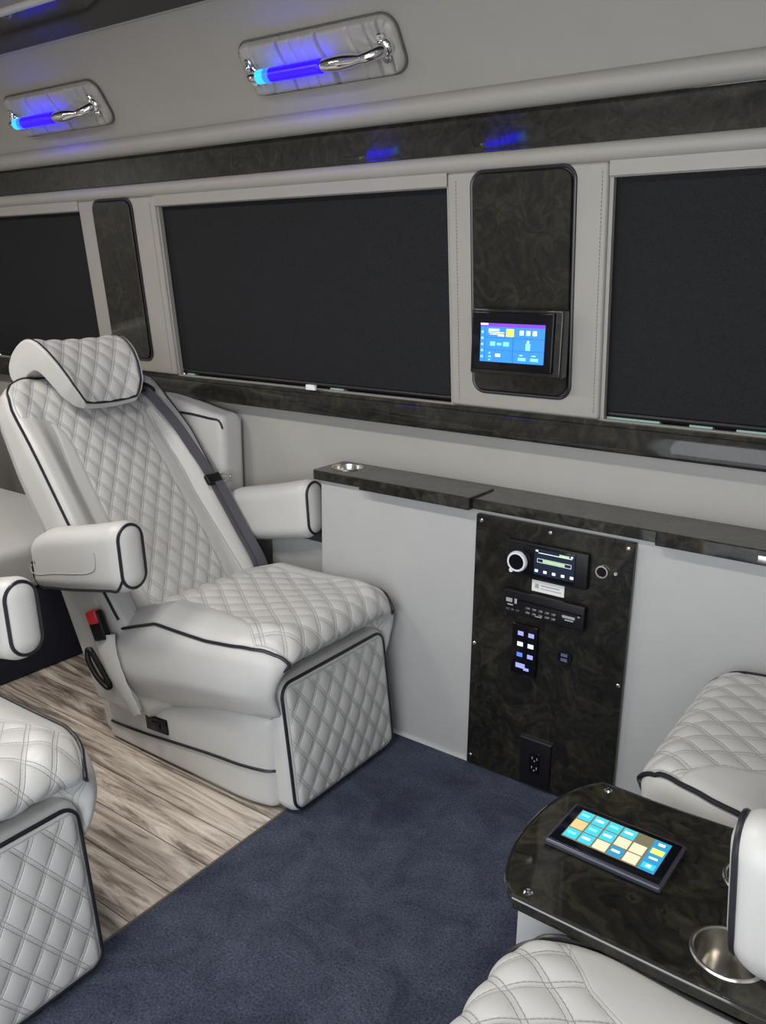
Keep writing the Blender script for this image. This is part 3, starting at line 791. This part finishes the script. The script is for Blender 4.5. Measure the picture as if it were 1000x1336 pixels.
        return np.stack([X, y_, Z], 1)
    def bq(P0, nn, P):
        v_ = P0[:, 2]+VC; hq = np.interp(v_, *Q_HW)
        qd = hq-np.abs(P[:, 1]); qd = np.minimum(qd, hw(v_)-.020-np.abs(P[:, 1])); qd = np.minimum(qd, 1.478-v_)
        # rounded lower boundary of the bolster near the shoulder
        return P[:, 1], v_, np.where(nn[:, 0] > .6, qd, -.05)
    def be(P0, nn):
        v_ = P0[:, 2]+VC; ay = np.abs(P0[:, 1]); l = .232+.012*np.sin(v_*5)-.03*sstep(1.0, 1.3, v_)
        return np.where((nn[:, 0] > .6) & (v_ < 1.30), -.0035*np.exp(-((ay-l)/.006)**2), 0)
    cushion_mesh('backrest', (TH, .335, VH), .036, (6, 118, 200), 5, bkw, M['qback'], t, bq, QB, .0065, be)
    r_ = .036; cc = .72; P = []
    for v_ in np.linspace(-.30, VH-r_, 44): P.append((TH-r_+r_*cc, -(.335-r_+r_*cc), v_))
    for a in np.linspace(0, PI/2, 6)[1:]: P.append((TH-r_+r_*cc, -(.335-r_+r_*cc*math.cos(a)), VH-r_+r_*cc*math.sin(a)))
    P += [(TH-r_+r_*cc, y_, VH-r_+r_*cc) for y_ in np.linspace(-.27, 0, 8)]
    P = P+[(p_[0], -p_[1], p_[2]) for p_ in P[::-1][1:]]
    Q = bkw(np.array(P), None); MB().tube(Q, .0048, 8).obj('backrest_piping', M['pipe'], t)
    for s in (-1, 1):     # stitch line along each bolster
        P = []
        for v_ in np.linspace(.52, 1.29, 30):
            l = .232+.012*math.sin(v_*5)-.03*float(sstep(1.0, 1.3, np.array(v_))); P.append((TH, s*l*.335/float(hw(v_))*1.0, v_-VC))
        Q = bkw(np.array(P), None); MB().tube(Q+np.array([.0005, 0, .0003]), .0014, 6).obj('bolster_stitching', M['gstitch'], t)
    # hinge shells low at both sides
    for s in (-1, 1):
        def hs(P, nn, s=s):
            P = P.copy(); z = P[:, 2]+.36; x = P[:, 0]*(1+.25*(z-.36))-.385-.44*(z-.36)
            return np.stack([x, P[:, 1]+s*.312, z], 1)
        cushion_mesh('hinge_cover', (.105, .022, .195), .02, (6, 2, 8), 3, hs, M['lea'], t)
        q = [(-.30-.44*(z-.36)+.105-.105, s*.336, z) for z in (.47, .52, .56)]
    # --- head pillow
    prof = [(a_, 1.30+(b_-1.268)*(.305/.364)) for a_, b_ in [(-.085, 1.505), (-.118, 1.53), (-.128, 1.565), (-.112, 1.602), (-.070, 1.626), (-.02, 1.632), (.028, 1.615), (.064, 1.575), (.086, 1.52), (.097, 1.455), (.098, 1.39), (.090, 1.33), (.072, 1.283), (.045, 1.268), (.022, 1.29), (.014, 1.36), (.012, 1.43), (.0, 1.485), (-.04, 1.505)]]
    PR = spline([(a, b_, 0) for a, b_ in prof+[prof[0]]], 6)[:-1]; PR = np.array([(p_[0], p_[1]) for p_ in PR]); nP = len(PR)
    cen = np.array([(.0, 1.50)]); sk_ = []
    # skeleton points to which each loop point shrinks near the ends
    jb = nP*13/19.; ii = np.arange(nP); LP = np.vstack([PR, PR[:1]])
    def at_(k): return np.stack([np.interp(k, np.arange(nP+1), LP[:, 0]), np.interp(k, np.arange(nP+1), LP[:, 1])], 1)
    ss = np.where(ii <= jb, ii/jb, 1-(ii-jb)/(nP-jb)); ss = .03+.94*ss
    sg = .5*(at_(ss*jb)+at_(nP-ss*(nP-jb)))
    sg = np.array(sg)
    def hws(p): return np.interp(p[:, 1], [1.29, 1.32, 1.36, 1.42, 1.48, 1.53, 1.60], [.095, .125, .148, .165, .178, .184, .186])
    nt_ = 90; T_ = []
    for i in range(nt_+1): T_.append(math.sin((i/nt_-.5)*PI*.999))
    T_ = np.unique(np.concatenate([np.linspace(-.93, .93, 84), np.sin(np.linspace(1.19, PI/2, 7)), -np.sin(np.linspace(1.19, PI/2, 7))]))
    V = []; U = []; W = []; QD = []
    s_arc = np.concatenate([[0], np.cumsum(np.linalg.norm(np.diff(PR, axis=0), axis=1))])
    rings = [(-1, f_) for f_ in (.0, .3, .6, .82, .87)]+[(tt, None) for tt in T_ if abs(tt) < .9995]+[(1, f_) for f_ in (.87, .82, .6, .3, .0)]
    for tt, f in rings:
        if f is None: e = max(0, (abs(tt)-.90)/.10); f = .88+.12*(max(0, 1-e**2.5))**.5; bul = 0
        else: bul = .0015*(1-f*f)
        L_ = sg+(PR-sg)*f; wid = hws(L_)
        wing = .020*abs(tt)**2.5*sstep(-.06, .02, L_[:, 0])
        for i in range(nP):
            V.append(BK(L_[i, 0]+wing[i], tt*wid[i]+bul*tt, L_[i, 1]))
            U.append(tt*wid[i]); W.append(s_arc[i]); outer = i < nP*13/19
            QD.append(min((.895-abs(tt))*wid[i], s_arc[i]-.02, s_arc[int(nP*12.4/19)]-s_arc[i]) if outer else -.05)
    V = np.array(V); U = np.array(U); W = np.array(W); QD = np.array(QD); nT = len(rings); F = []
    for i in range(nT-1):
        for j in range(nP):
            j2 = (j+1) % nP; F.append((i*nP+j, i*nP+j2, (i+1)*nP+j2, (i+1)*nP+j))
    Nn = vnormals(V, F)
    if Nn[(nT//2)*nP+int(nP*.35)][0] < 0: F = [f[::-1] for f in F]; Nn = -Nn
    Vd = V+Nn*quilt_disp(U, W, QH[0], QH[1], QD, .006)[:, None]
    hp = mesh_obj('headrest', Vd, F, M['qhead'], t, attrs={'qu': U/QH[0], 'qv': W/QH[1], 'qd': QD}, sharp=None)
    ia = 0; ib = int(nP*12.2/19); path = []
    def hpnt(i, tt):
        wd = hws(PR[i:i+1])[0]; wing = .020*abs(tt)**2.5*float(sstep(-.06, .02, PR[i, 0]))
        dirn = PR[i]-sg[i]; dirn = dirn/np.linalg.norm(dirn); q = PR[i]+dirn*-.002
        return BK(q[0]+wing, tt*wd, q[1])
    for i in range(ia, ib, 2): path.append(hpnt(i, -.925))
    for tt in np.linspace(-.9, .9, 20): path.append(hpnt(ib, tt))
    for i in range(ib, ia-1, -2): path.append(hpnt(i, .925))
    MB().tube(path, .0046, 8).obj('headrest_piping', M['pipe'], t)
    # --- arm rests
    for s in (-1, 1):
        AH = (.244, .055, .108); r_ = .052
        def aw(P, nn, s=s):
            x, y_, z = P[:, 0].copy(), P[:, 1], P[:, 2].copy()
            z = z*(1-.08*sstep(.0, .25, -x)); fy_ = sstep(-.25, -.10, x)
            z = z+np.where(z > 0, -.025*sstep(-.12, -.25, x), 0)
            z = z-.006*np.cos(x*9)*np.where(z > 0, 1, 0)
            x = x-.02*(z/.09)*np.where(x > .15, -1, 0)*0
            a = math.radians(12); X = x*math.cos(a)-z*math.sin(a)*.35; Z = x*math.sin(a)+z*math.cos(a)
            return np.stack([X-.325+arm_dx+(.045 if s > 0 else 0), y_+s*.378, Z+(.684 if s < 0 else .672)], 1)
        ao = cushion_mesh('arm_rest', AH, r_, (22, 6, 8), 6, aw, M['lea'], t)
        cc = .74; x_ = AH[0]-r_+r_*cc
        Lp = [(x_, a, b_) for a, b_ in rr_outline(-AH[1]+r_*(1-cc), AH[1]-r_*(1-cc), -AH[2]+r_*(1-cc), AH[2]-r_*(1-cc), r_*.86, 8)]
        Q = aw(np.array(Lp), None)
        mb = MB().tube(Q, .0048, 8, closed=True)
        yo = s*(AH[1]-r_+r_*cc)
        P = [(x_, yo, -AH[2]+r_*.9)]+[(x_-.03, yo, -AH[2]+r_*(1-cc))]+[(x, yo, -AH[2]+r_*(1-cc)) for x in np.linspace(AH[0]-.08, -AH[0]+.05, 10)]+[(-AH[0]+r_*(1-cc), yo, -AH[2]+.05), (-AH[0]+r_*(1-cc), yo, -.0)]
        Q = aw(np.array(P), None); mb.tube(spline([tuple(q) for q in Q], 3), .0042, 8)
        mb.obj('arm_piping', M['pipe'], ao)
        P = [(.13, .30), (.13, 0), (.12, -.25), (.08, -.36), (.0, -.38), (-.1, -.38), (-.17, -.44), (-.215, -.36), (-.225, -.1), (-.21, .1)]
        Q = aw(np.array([(a, s*(AH[1]+.0008), b_*.1) for a, b_ in P]), None)
        MB().tube(spline([tuple(q) for q in Q], 5), .0013, 6).obj('arm_stitching', M['gstitch'], ao)
        # pivot linking arm and back
        MB().lathe([(0, 0), (.03, 0), (.03, .05), (0, .05)], 20, Matrix.Translation((-.47, s*.31 if s > 0 else -.36, .62)) @ Matrix.Rotation(PI/2, 4, 'X') @ Matrix.Translation((0, 0, -.0))).obj('arm_pivot', M['lea'], ao)
    if belt:
        # buckle with red button, its pale sleeve, recliner lever
        o = MB().box(-.028, .028, -.014, .014, -.050, .046, bev=.008).obj('belt_buckle', M['blackp'], t)
        o.location = (-.325, -.356, .455); o.rotation_euler = (0, math.radians(-20), math.radians(8))
        MB().box(-.022, .022, -.017, .008, .008, .050, bev=.004).obj('release_button', M['red'], o)
        P = spline([(-.305, -.350, .42), (-.290, -.352, .36), (-.255, -.350, .29), (-.215, -.342, .225), (-.19, -.335, .18)], 5)
        V = []; F = []
        for i, p_ in enumerate(P):
            w_ = .040*(1-i/len(P))+.014
            for q in range(10):
                a = 2*PI*q/10; V.append(p_+Vector((math.cos(a)*w_, math.sin(a)*.010, math.cos(a)*w_*.4+.004*math.sin(i*2.1+q))))
        for i in range(len(P)-1):
            for q in range(10): F.append((i*10+q, i*10+(q+1) % 10, (i+1)*10+(q+1) % 10, (i+1)*10+q))
        mesh_obj('buckle_sleeve', V, F, M['lea'], t)
        P = spline([(-.405, -.350, .345), (-.395, -.356, .315), (-.36, -.358, .275), (-.315, -.354, .245), (-.30, -.350, .25), (-.325, -.352, .285), (-.36, -.354, .33), (-.385, -.352, .352)], 5)
        MB().tube(P, .009, 10, closed=True).obj('recline_lever', M['blackp'], t)
        # shoulder belt
        g = thing_child = MB()
        pts_ = [(.0, .190, 1.385), (.026, .207, 1.352), (.038, .228, 1.27), (.042, .250, 1.18), (.044, .264, 1.08), (.046, .275, .99), (.048, .278, .85), (.052, .276, .72), (.058, .272, .60), (.03, .270, .48)]
        path = spline([BK(*p_) for p_ in pts_], 6); V = []; F = []
        nb = Vector((.8, 0, .6))
        for i, p_ in enumerate(path):
            tg = (path[min(i+1, len(path)-1)]-path[max(i-1, 0)]).normalized(); sd = tg.cross(nb).normalized(); n2 = sd.cross(tg)
            hw_ = .024
            for a, b_ in ((-1, -1), (1, -1), (1, 1), (-1, 1)): V.append(p_+sd*a*hw_+n2*b_*.0012)
        for i in range(len(path)-1):
            for q in range(4): F.append((i*4+q, i*4+(q+1) % 4, (i+1)*4+(q+1) % 4, (i+1)*4+q))
        F += [(0, 1, 2, 3), tuple(len(V)-4+i for i in range(4))[::-1]]
        bo = mesh_obj('seat_belt', V, F, M['belt'], t, sharp=30)
        # lower strands beside the first
        tp = path[32]; pth2 = [Vector(p_)+Vector((.012, .012, .004)) for p_ in path[31:]]; V = []; F = []
        for i, p_ in enumerate(pth2):
            tg = (pth2[min(i+1, len(pth2)-1)]-pth2[max(i-1, 0)]).normalized(); sd = tg.cross(nb).normalized(); n2 = sd.cross(tg)
            for a, b_ in ((-1, -1), (1, -1), (1, 1), (-1, 1)): V.append(p_+sd*a*.020+n2*b_*.0012)
        for i in range(len(pth2)-1):
            for q in range(4): F.append((i*4+q, i*4+(q+1) % 4, (i+1)*4+(q+1) % 4, (i+1)*4+q))
        mesh_obj('lap_strand', V, F, M['belt'], bo, sharp=30)
        # tongue
        tg = (path[34]-path[30]).normalized(); sd = tg.cross(nb).normalized(); n2 = sd.cross(tg)
        def R3(a, b_, c): return path[32]+sd*a+tg*b_+n2*c
        if sd.y < 0: sd = -sd; 
        mb = MB(); V, F, _, _ = rbox_geo((.036, .022, .010), .009, (2, 1, 1), 3)
        mb.add([R3(v_[0], v_[1], v_[2]+.004) for v_ in V], F); tn = mb.obj('belt_tongue', M['blackp'], bo)
        mb = MB(); ring = [(-.004, .014), (.0, -.016), (.014, -.022), (.036, -.016), (.050, .002), (.040, .018), (.018, .018)]
        mb.tube([R3(.034+a, .006+b_*.8, .006) for a, b_ in ring], .005, 8, closed=True); mb.obj('tongue_plate', M['steel'], tn)
        # belt guide on the shoulder
        P = [BK(.020, .203+.042*math.cos(a), 1.372+.020*math.sin(a)-.30*(.042*math.cos(a))) for a in np.linspace(0, 2*PI, 24, endpoint=False)]
        MB().tube(P, .007, 10, closed=True).obj('belt_guide', M['blackp'], t)
        mb = MB(); V, F, _, _ = rbox_geo((.016, .040, .014), .008, (1, 2, 1), 3)
        mb.add([BK(.006+v_[0]*.5, .203+v_[1]*.9, 1.372+v_[2]-.30*v_[1]) for v_ in V], F); mb.obj('guide_slot', M['blackp'], t)
    return t
M['gstitch'] = plain('grey_stitching', (.40, .40, .40), .6)
def copy_tree(o, parent=None):
    c = o.copy(); COL.objects.link(c); c.parent = parent
    for ch in list(o.children): copy_tree(ch, c)
    return c
G = 'grey quilted captain chairs facing each other'
main = make_chair('captain_chair', 'light grey quilted captain chair by the wall with headrest, seat belt and both armrests showing', group=G)
main.location = (OX, 1.79, 0)
c2 = copy_tree(main); c2['label'] = 'grey quilted captain chair at lower left, cut off by the left picture edge'
c2.location = (OX+.012, .640, 0)
for ch in c2.children:
    if ch.name.startswith('arm_rest'): ch.location = (.03, 0, -.025)
near = make_chair('captain_chair', 'grey captain chair seen from above at bottom edge, arm beside the console cup holders', arm_dx=.18, belt=False, group=G)
near.rotation_euler = (0, 0, PI); near.location = (-.062, .690, 0); near.scale = (1, 1, 1.10)
for ch in near.children:
    if ch.name.startswith('arm_rest'): ch.location = (-.098, 0, -.064); ch.rotation_euler = (0, math.radians(9), 0)
far = copy_tree(near); far['label'] = 'grey quilted captain chair at right edge between the side cabinet and the console'
far.location = (-.065, 1.785, 0); far.scale = (1, 1, 1.08)
for ch in far.children:
    if ch.name.startswith('arm_rest'): ch.location = (-.14, .12 if ch.data.vertices[0].co.y < 0 else 0, -.03)

# ------------------------------------------------------------------ centre console
t = thing('center_console', (-.1, 1.155, 0), 'centre console with rounded glossy burl top between the two right chairs', 'console')
ox, oy = -.1, 1.155
def con_outline(x_in=0):
    P = [(.75, .975+x_in), (-.452+x_in, .975+x_in)][::-1]
    arcp = spline([(-.452+x_in, .978+x_in, 0), (-.480+x_in, 1.01, 0), (-.503+x_in, 1.08, 0), (-.510+x_in, 1.155, 0), (-.503+x_in, 1.235, 0), (-.480+x_in, 1.305, 0), (-.452+x_in, 1.345-x_in, 0)], 5)
    pts = [(p_.x, p_.y) for p_ in arcp]      # from near corner to far corner
    pts = pts[::-1]+[(x, .975+x_in) for x in (-.2, .2, .75)]+[(x, 1.348-x_in) for x in (.75, .2, -.2)]
    return pts
V, F = slab_xy(con_outline(), .578, .603, .004, ox, oy); top = mesh_obj('top', V, F, M['burl2'], t, sharp=12)
MB().tube([(a-ox, b_-oy, .6000) for a, b_ in con_outline(-.0005)], .0034, 8, closed=True).obj('edging', M['lacq'], t)  # rounded glossy rim added so the top edge catches a highlight
CUPS = [(-.158, 1.054, .047), (-.158, 1.232, .047)]
bool_holes(top, [(a-ox, b_-oy, r_) for a, b_, r_ in CUPS], .57, .62)
V, F = slab_xy([(a, max(b_, 1.035)) for a, b_ in con_outline(.022)], .0, .578, .006, ox, oy); bd = mesh_obj('body', V, F, M['walll'], t, sharp=12)
CB = [(a, b_, .0) for a, b_, r_ in CUPS]
bool_holes(bd, [(a-ox, b_-oy, r_+.001) for a, b_, r_ in CUPS], .50, .62)
for (x, y_) in ((-.437, .998), (-.437, 1.325)):
    MB().lathe([(0, .003), (.005, .0026), (.0075, .0004), (.0075, 0)], 14, Matrix.Translation((x-ox, y_-oy, .603))).obj('screw', M['chrome'], t)
cup(CUPS[0][0], CUPS[0][1], .603, .046, .075, 'large steel cup holder in the console top, nearer the camera')
cup(CUPS[1][0], CUPS[1][1], .603, .046, .075, 'steel cup holder in the console top, half hidden behind the chair arm')
# tablet
a0 = thing('tablet', (-.3675, 1.175, .603), 'black control tablet with lit cyan and cream tiles lying on the console', 'tablet', rotz=math.radians(-1.5))
TW, TD = .098, .0625
V, F, _, _ = rbox_geo((TW, TD, .0065), .005, (1, 1, 1), 3)
MB().add([(v_[0], v_[1], v_[2]+.0065) for v_ in V], F).obj('case', plain('tablet_case', (.05, .055, .075), .25, .3), a0)
MB().box(-TW+.006, TW-.006, -TD+.006, TD-.006, .0125, .0136, bev=.0004).obj('bezel', M['blackg'], a0)
mats = [M['s_cyan'], M['s_crm'], M['s_org'], M['s_olv'], M['s_teal'], M['s_yel'], M['s_wht'], M['s_mint']]
su = lambda u: -.078+u*.156
sv = lambda v: .046-v*.086
def tiles(L_, z, name):
    mb = MB()
    for i, (u0, u1, v0, v1, m_) in enumerate(L_): mb.box(su(u0), su(u1), sv(v1), sv(v0), z, z+.0004+i*1e-5, m_)
    return mb.obj(name, mats, a0, smooth=False)
tiles([(0, 1, 0, 1, 3), (.83, 1, 0, 1, 4)], .0137, 'display')
T = []
cell = [[0, 0, 0, 3.5, 3], [2, 0, 0, 1, 4, 1][:5], [0, 0, 1, 4, 1]]
c_w = .163
grid = {(0, 0): 0, (1, 0): 0, (2, 0): 0, (3, 0): 0, (0, 1): 2, (1, 1): 0, (2, 1): 0, (3, 1): 1, (4, 1): 1, (0, 2): 0, (1, 2): 0, (2, 2): 1, (3, 2): 4, (4, 2): 1}
for (i, j), m_ in grid.items():
    T.append((.01+i*c_w, .01+i*c_w+c_w-.02, .02+j*.33, .02+j*.33+.29, m_))
T += [(.85, .98, .05, .2, 4), (.85, .98, .28, .44, 5), (.85, .98, .52, .66, 4), (.85, .98, .76, .92, 0)]
T += [(.03+i*c_w, .03+i*c_w+.09, .12+j*.33, .19+j*.33, 6 if (i+j) % 2 else 7) for (i, j) in ((0, 0), (1, 0), (2, 0), (3, 0), (0, 2), (1, 1), (1, 2), (2, 1), (3, 2))]
T += [(.88, .95, .08, .16, 6), (.87, .96, .56, .62, 6), (.89, .94, .80, .88, 6)]
tiles(T, .0142, 'tile_icons')

# ------------------------------------------------------------------ front bench far left
t = thing('front_bench', (-3.45, 1.5, 0), 'grey leather bench on a dark navy base behind the captain chair', 'bench')
MB().box(-.62, .60, -1.0, .58, 0, .34, bev=.01).obj('base', plain('navy_carpet_base', (.018, .022, .042), .9), t)
def sh(P, nn): return P+np.array([0.0, -.2, .44])
cushion_mesh('seat_cushion', (.63, .79, .09), .045, (10, 12, 2), 4, sh, M['lea'], t)
def sh2(P, nn): P = P.copy(); P[:, 0] += -.45-.25*P[:, 2]; P[:, 2] += .80; P[:, 1] += -.2; return P
cushion_mesh('backrest', (.075, .79, .30), .06, (2, 12, 8), 4, sh2, M['lea'], t)
for z, a in ((.585, 0), (.66, .15)):
    P = spline([(-.30-a, -.9, z), (-.28-a, -.2, z-.01), (-.30-a, .5, z+.005)], 6)
    MB().tube([(p_.x, p_.y, p_.z) for p_ in P], .016, 8).obj('strap', M['blackp'], t)

for x_, lb in ((-3.27, 'unseen blue grab handle added opposite, mirrored in the burl band above the middle window'), (-2.42, 'unseen blue grab handle added opposite, mirrored in the burl band above the touch screen')):
    h = copy_tree(hA); h['label'] = lb; h.rotation_euler = (0, 0, PI); h.location = (x_, -.170, 2.262)  # extra handles out of view, added for blue glints in the burl band

# ------------------------------------------------------------------ lights and camera
def area(name, loc, rot, sx_, sy_, power, col, spread=180):
    l = bpy.data.lights.new(name, 'AREA'); l.shape = 'RECTANGLE'; l.size = sx_; l.size_y = sy_; l.energy = power; l.color = col; l.spread = math.radians(spread)
    o = bpy.data.objects.new(name, l); COL.objects.link(o); o.location = loc; o.rotation_euler = rot; return o
for i, x in enumerate((-3.9, -2.6, -1.3, .2)):  # glowing panels added on the ceiling, out of view, to light the cabin
    f = thing('added_ceiling_light', (x, .70, 2.325), ('added white ceiling panel out of view over the aisle, number by position from the front')[:44], 'ceiling light', 'added light panels over the aisle')
    f['label'] = 'added white ceiling panel out of view that lights the aisle'
    MB().box(-.25, .25, -.10, .10, -.012, .004, bev=.004).obj('frame', M['white'], f)
    MB().box(-.235, .235, -.085, .085, -.014, -.011).obj('diffuser', emi('diffuser_%d' % i, (1, .95, .88), 2.0), f)
    area('ceiling_fill_lamp', (x, .70, 2.305), (0, 0, 0), .46, .16, (15, 15, 13, 5)[i], (1, .94, .86))  # fill lamp added under each panel
w = bpy.data.worlds.new('World'); bpy.context.scene.world = w; w.use_nodes = True
bg = w.node_tree.nodes['Background']; bg.inputs[0].default_value = (.90, .95, 1.0, 1); bg.inputs[1].default_value = 1.6
area('door_daylight', (-.25, -1.9, 1.25), (math.radians(90), 0, 0), 3.2, 2.2, 52, (.93, .965, 1.0))

cam = bpy.data.cameras.new('Camera'); co = bpy.data.objects.new('Camera', cam); COL.objects.link(co)
yaw, pitch, rl = math.radians(35.7), math.radians(15.55), math.radians(.55)
fv = Vector((-math.sin(yaw)*math.cos(pitch), math.cos(yaw)*math.cos(pitch), -math.sin(pitch)))
r0 = Vector((math.cos(yaw), math.sin(yaw), 0)); u0 = r0.cross(fv)
r2 = r0*math.cos(rl)+u0*math.sin(rl); u2 = -r0*math.sin(rl)+u0*math.cos(rl)
mt = Matrix((r2, u2, -fv)).transposed().to_4x4(); mt.translation = (0, 0, 1.5); co.matrix_world = mt
cam.sensor_fit = 'VERTICAL'; cam.sensor_height = 24; cam.lens = 1082/1336*24; cam.clip_start = .02
sc = bpy.context.scene; sc.camera = co
sc.view_settings.view_transform = 'Standard'; sc.view_settings.look = 'None'; sc.view_settings.gamma = 1
sc.view_settings.use_curve_mapping = False; sc.view_settings.exposure = .2
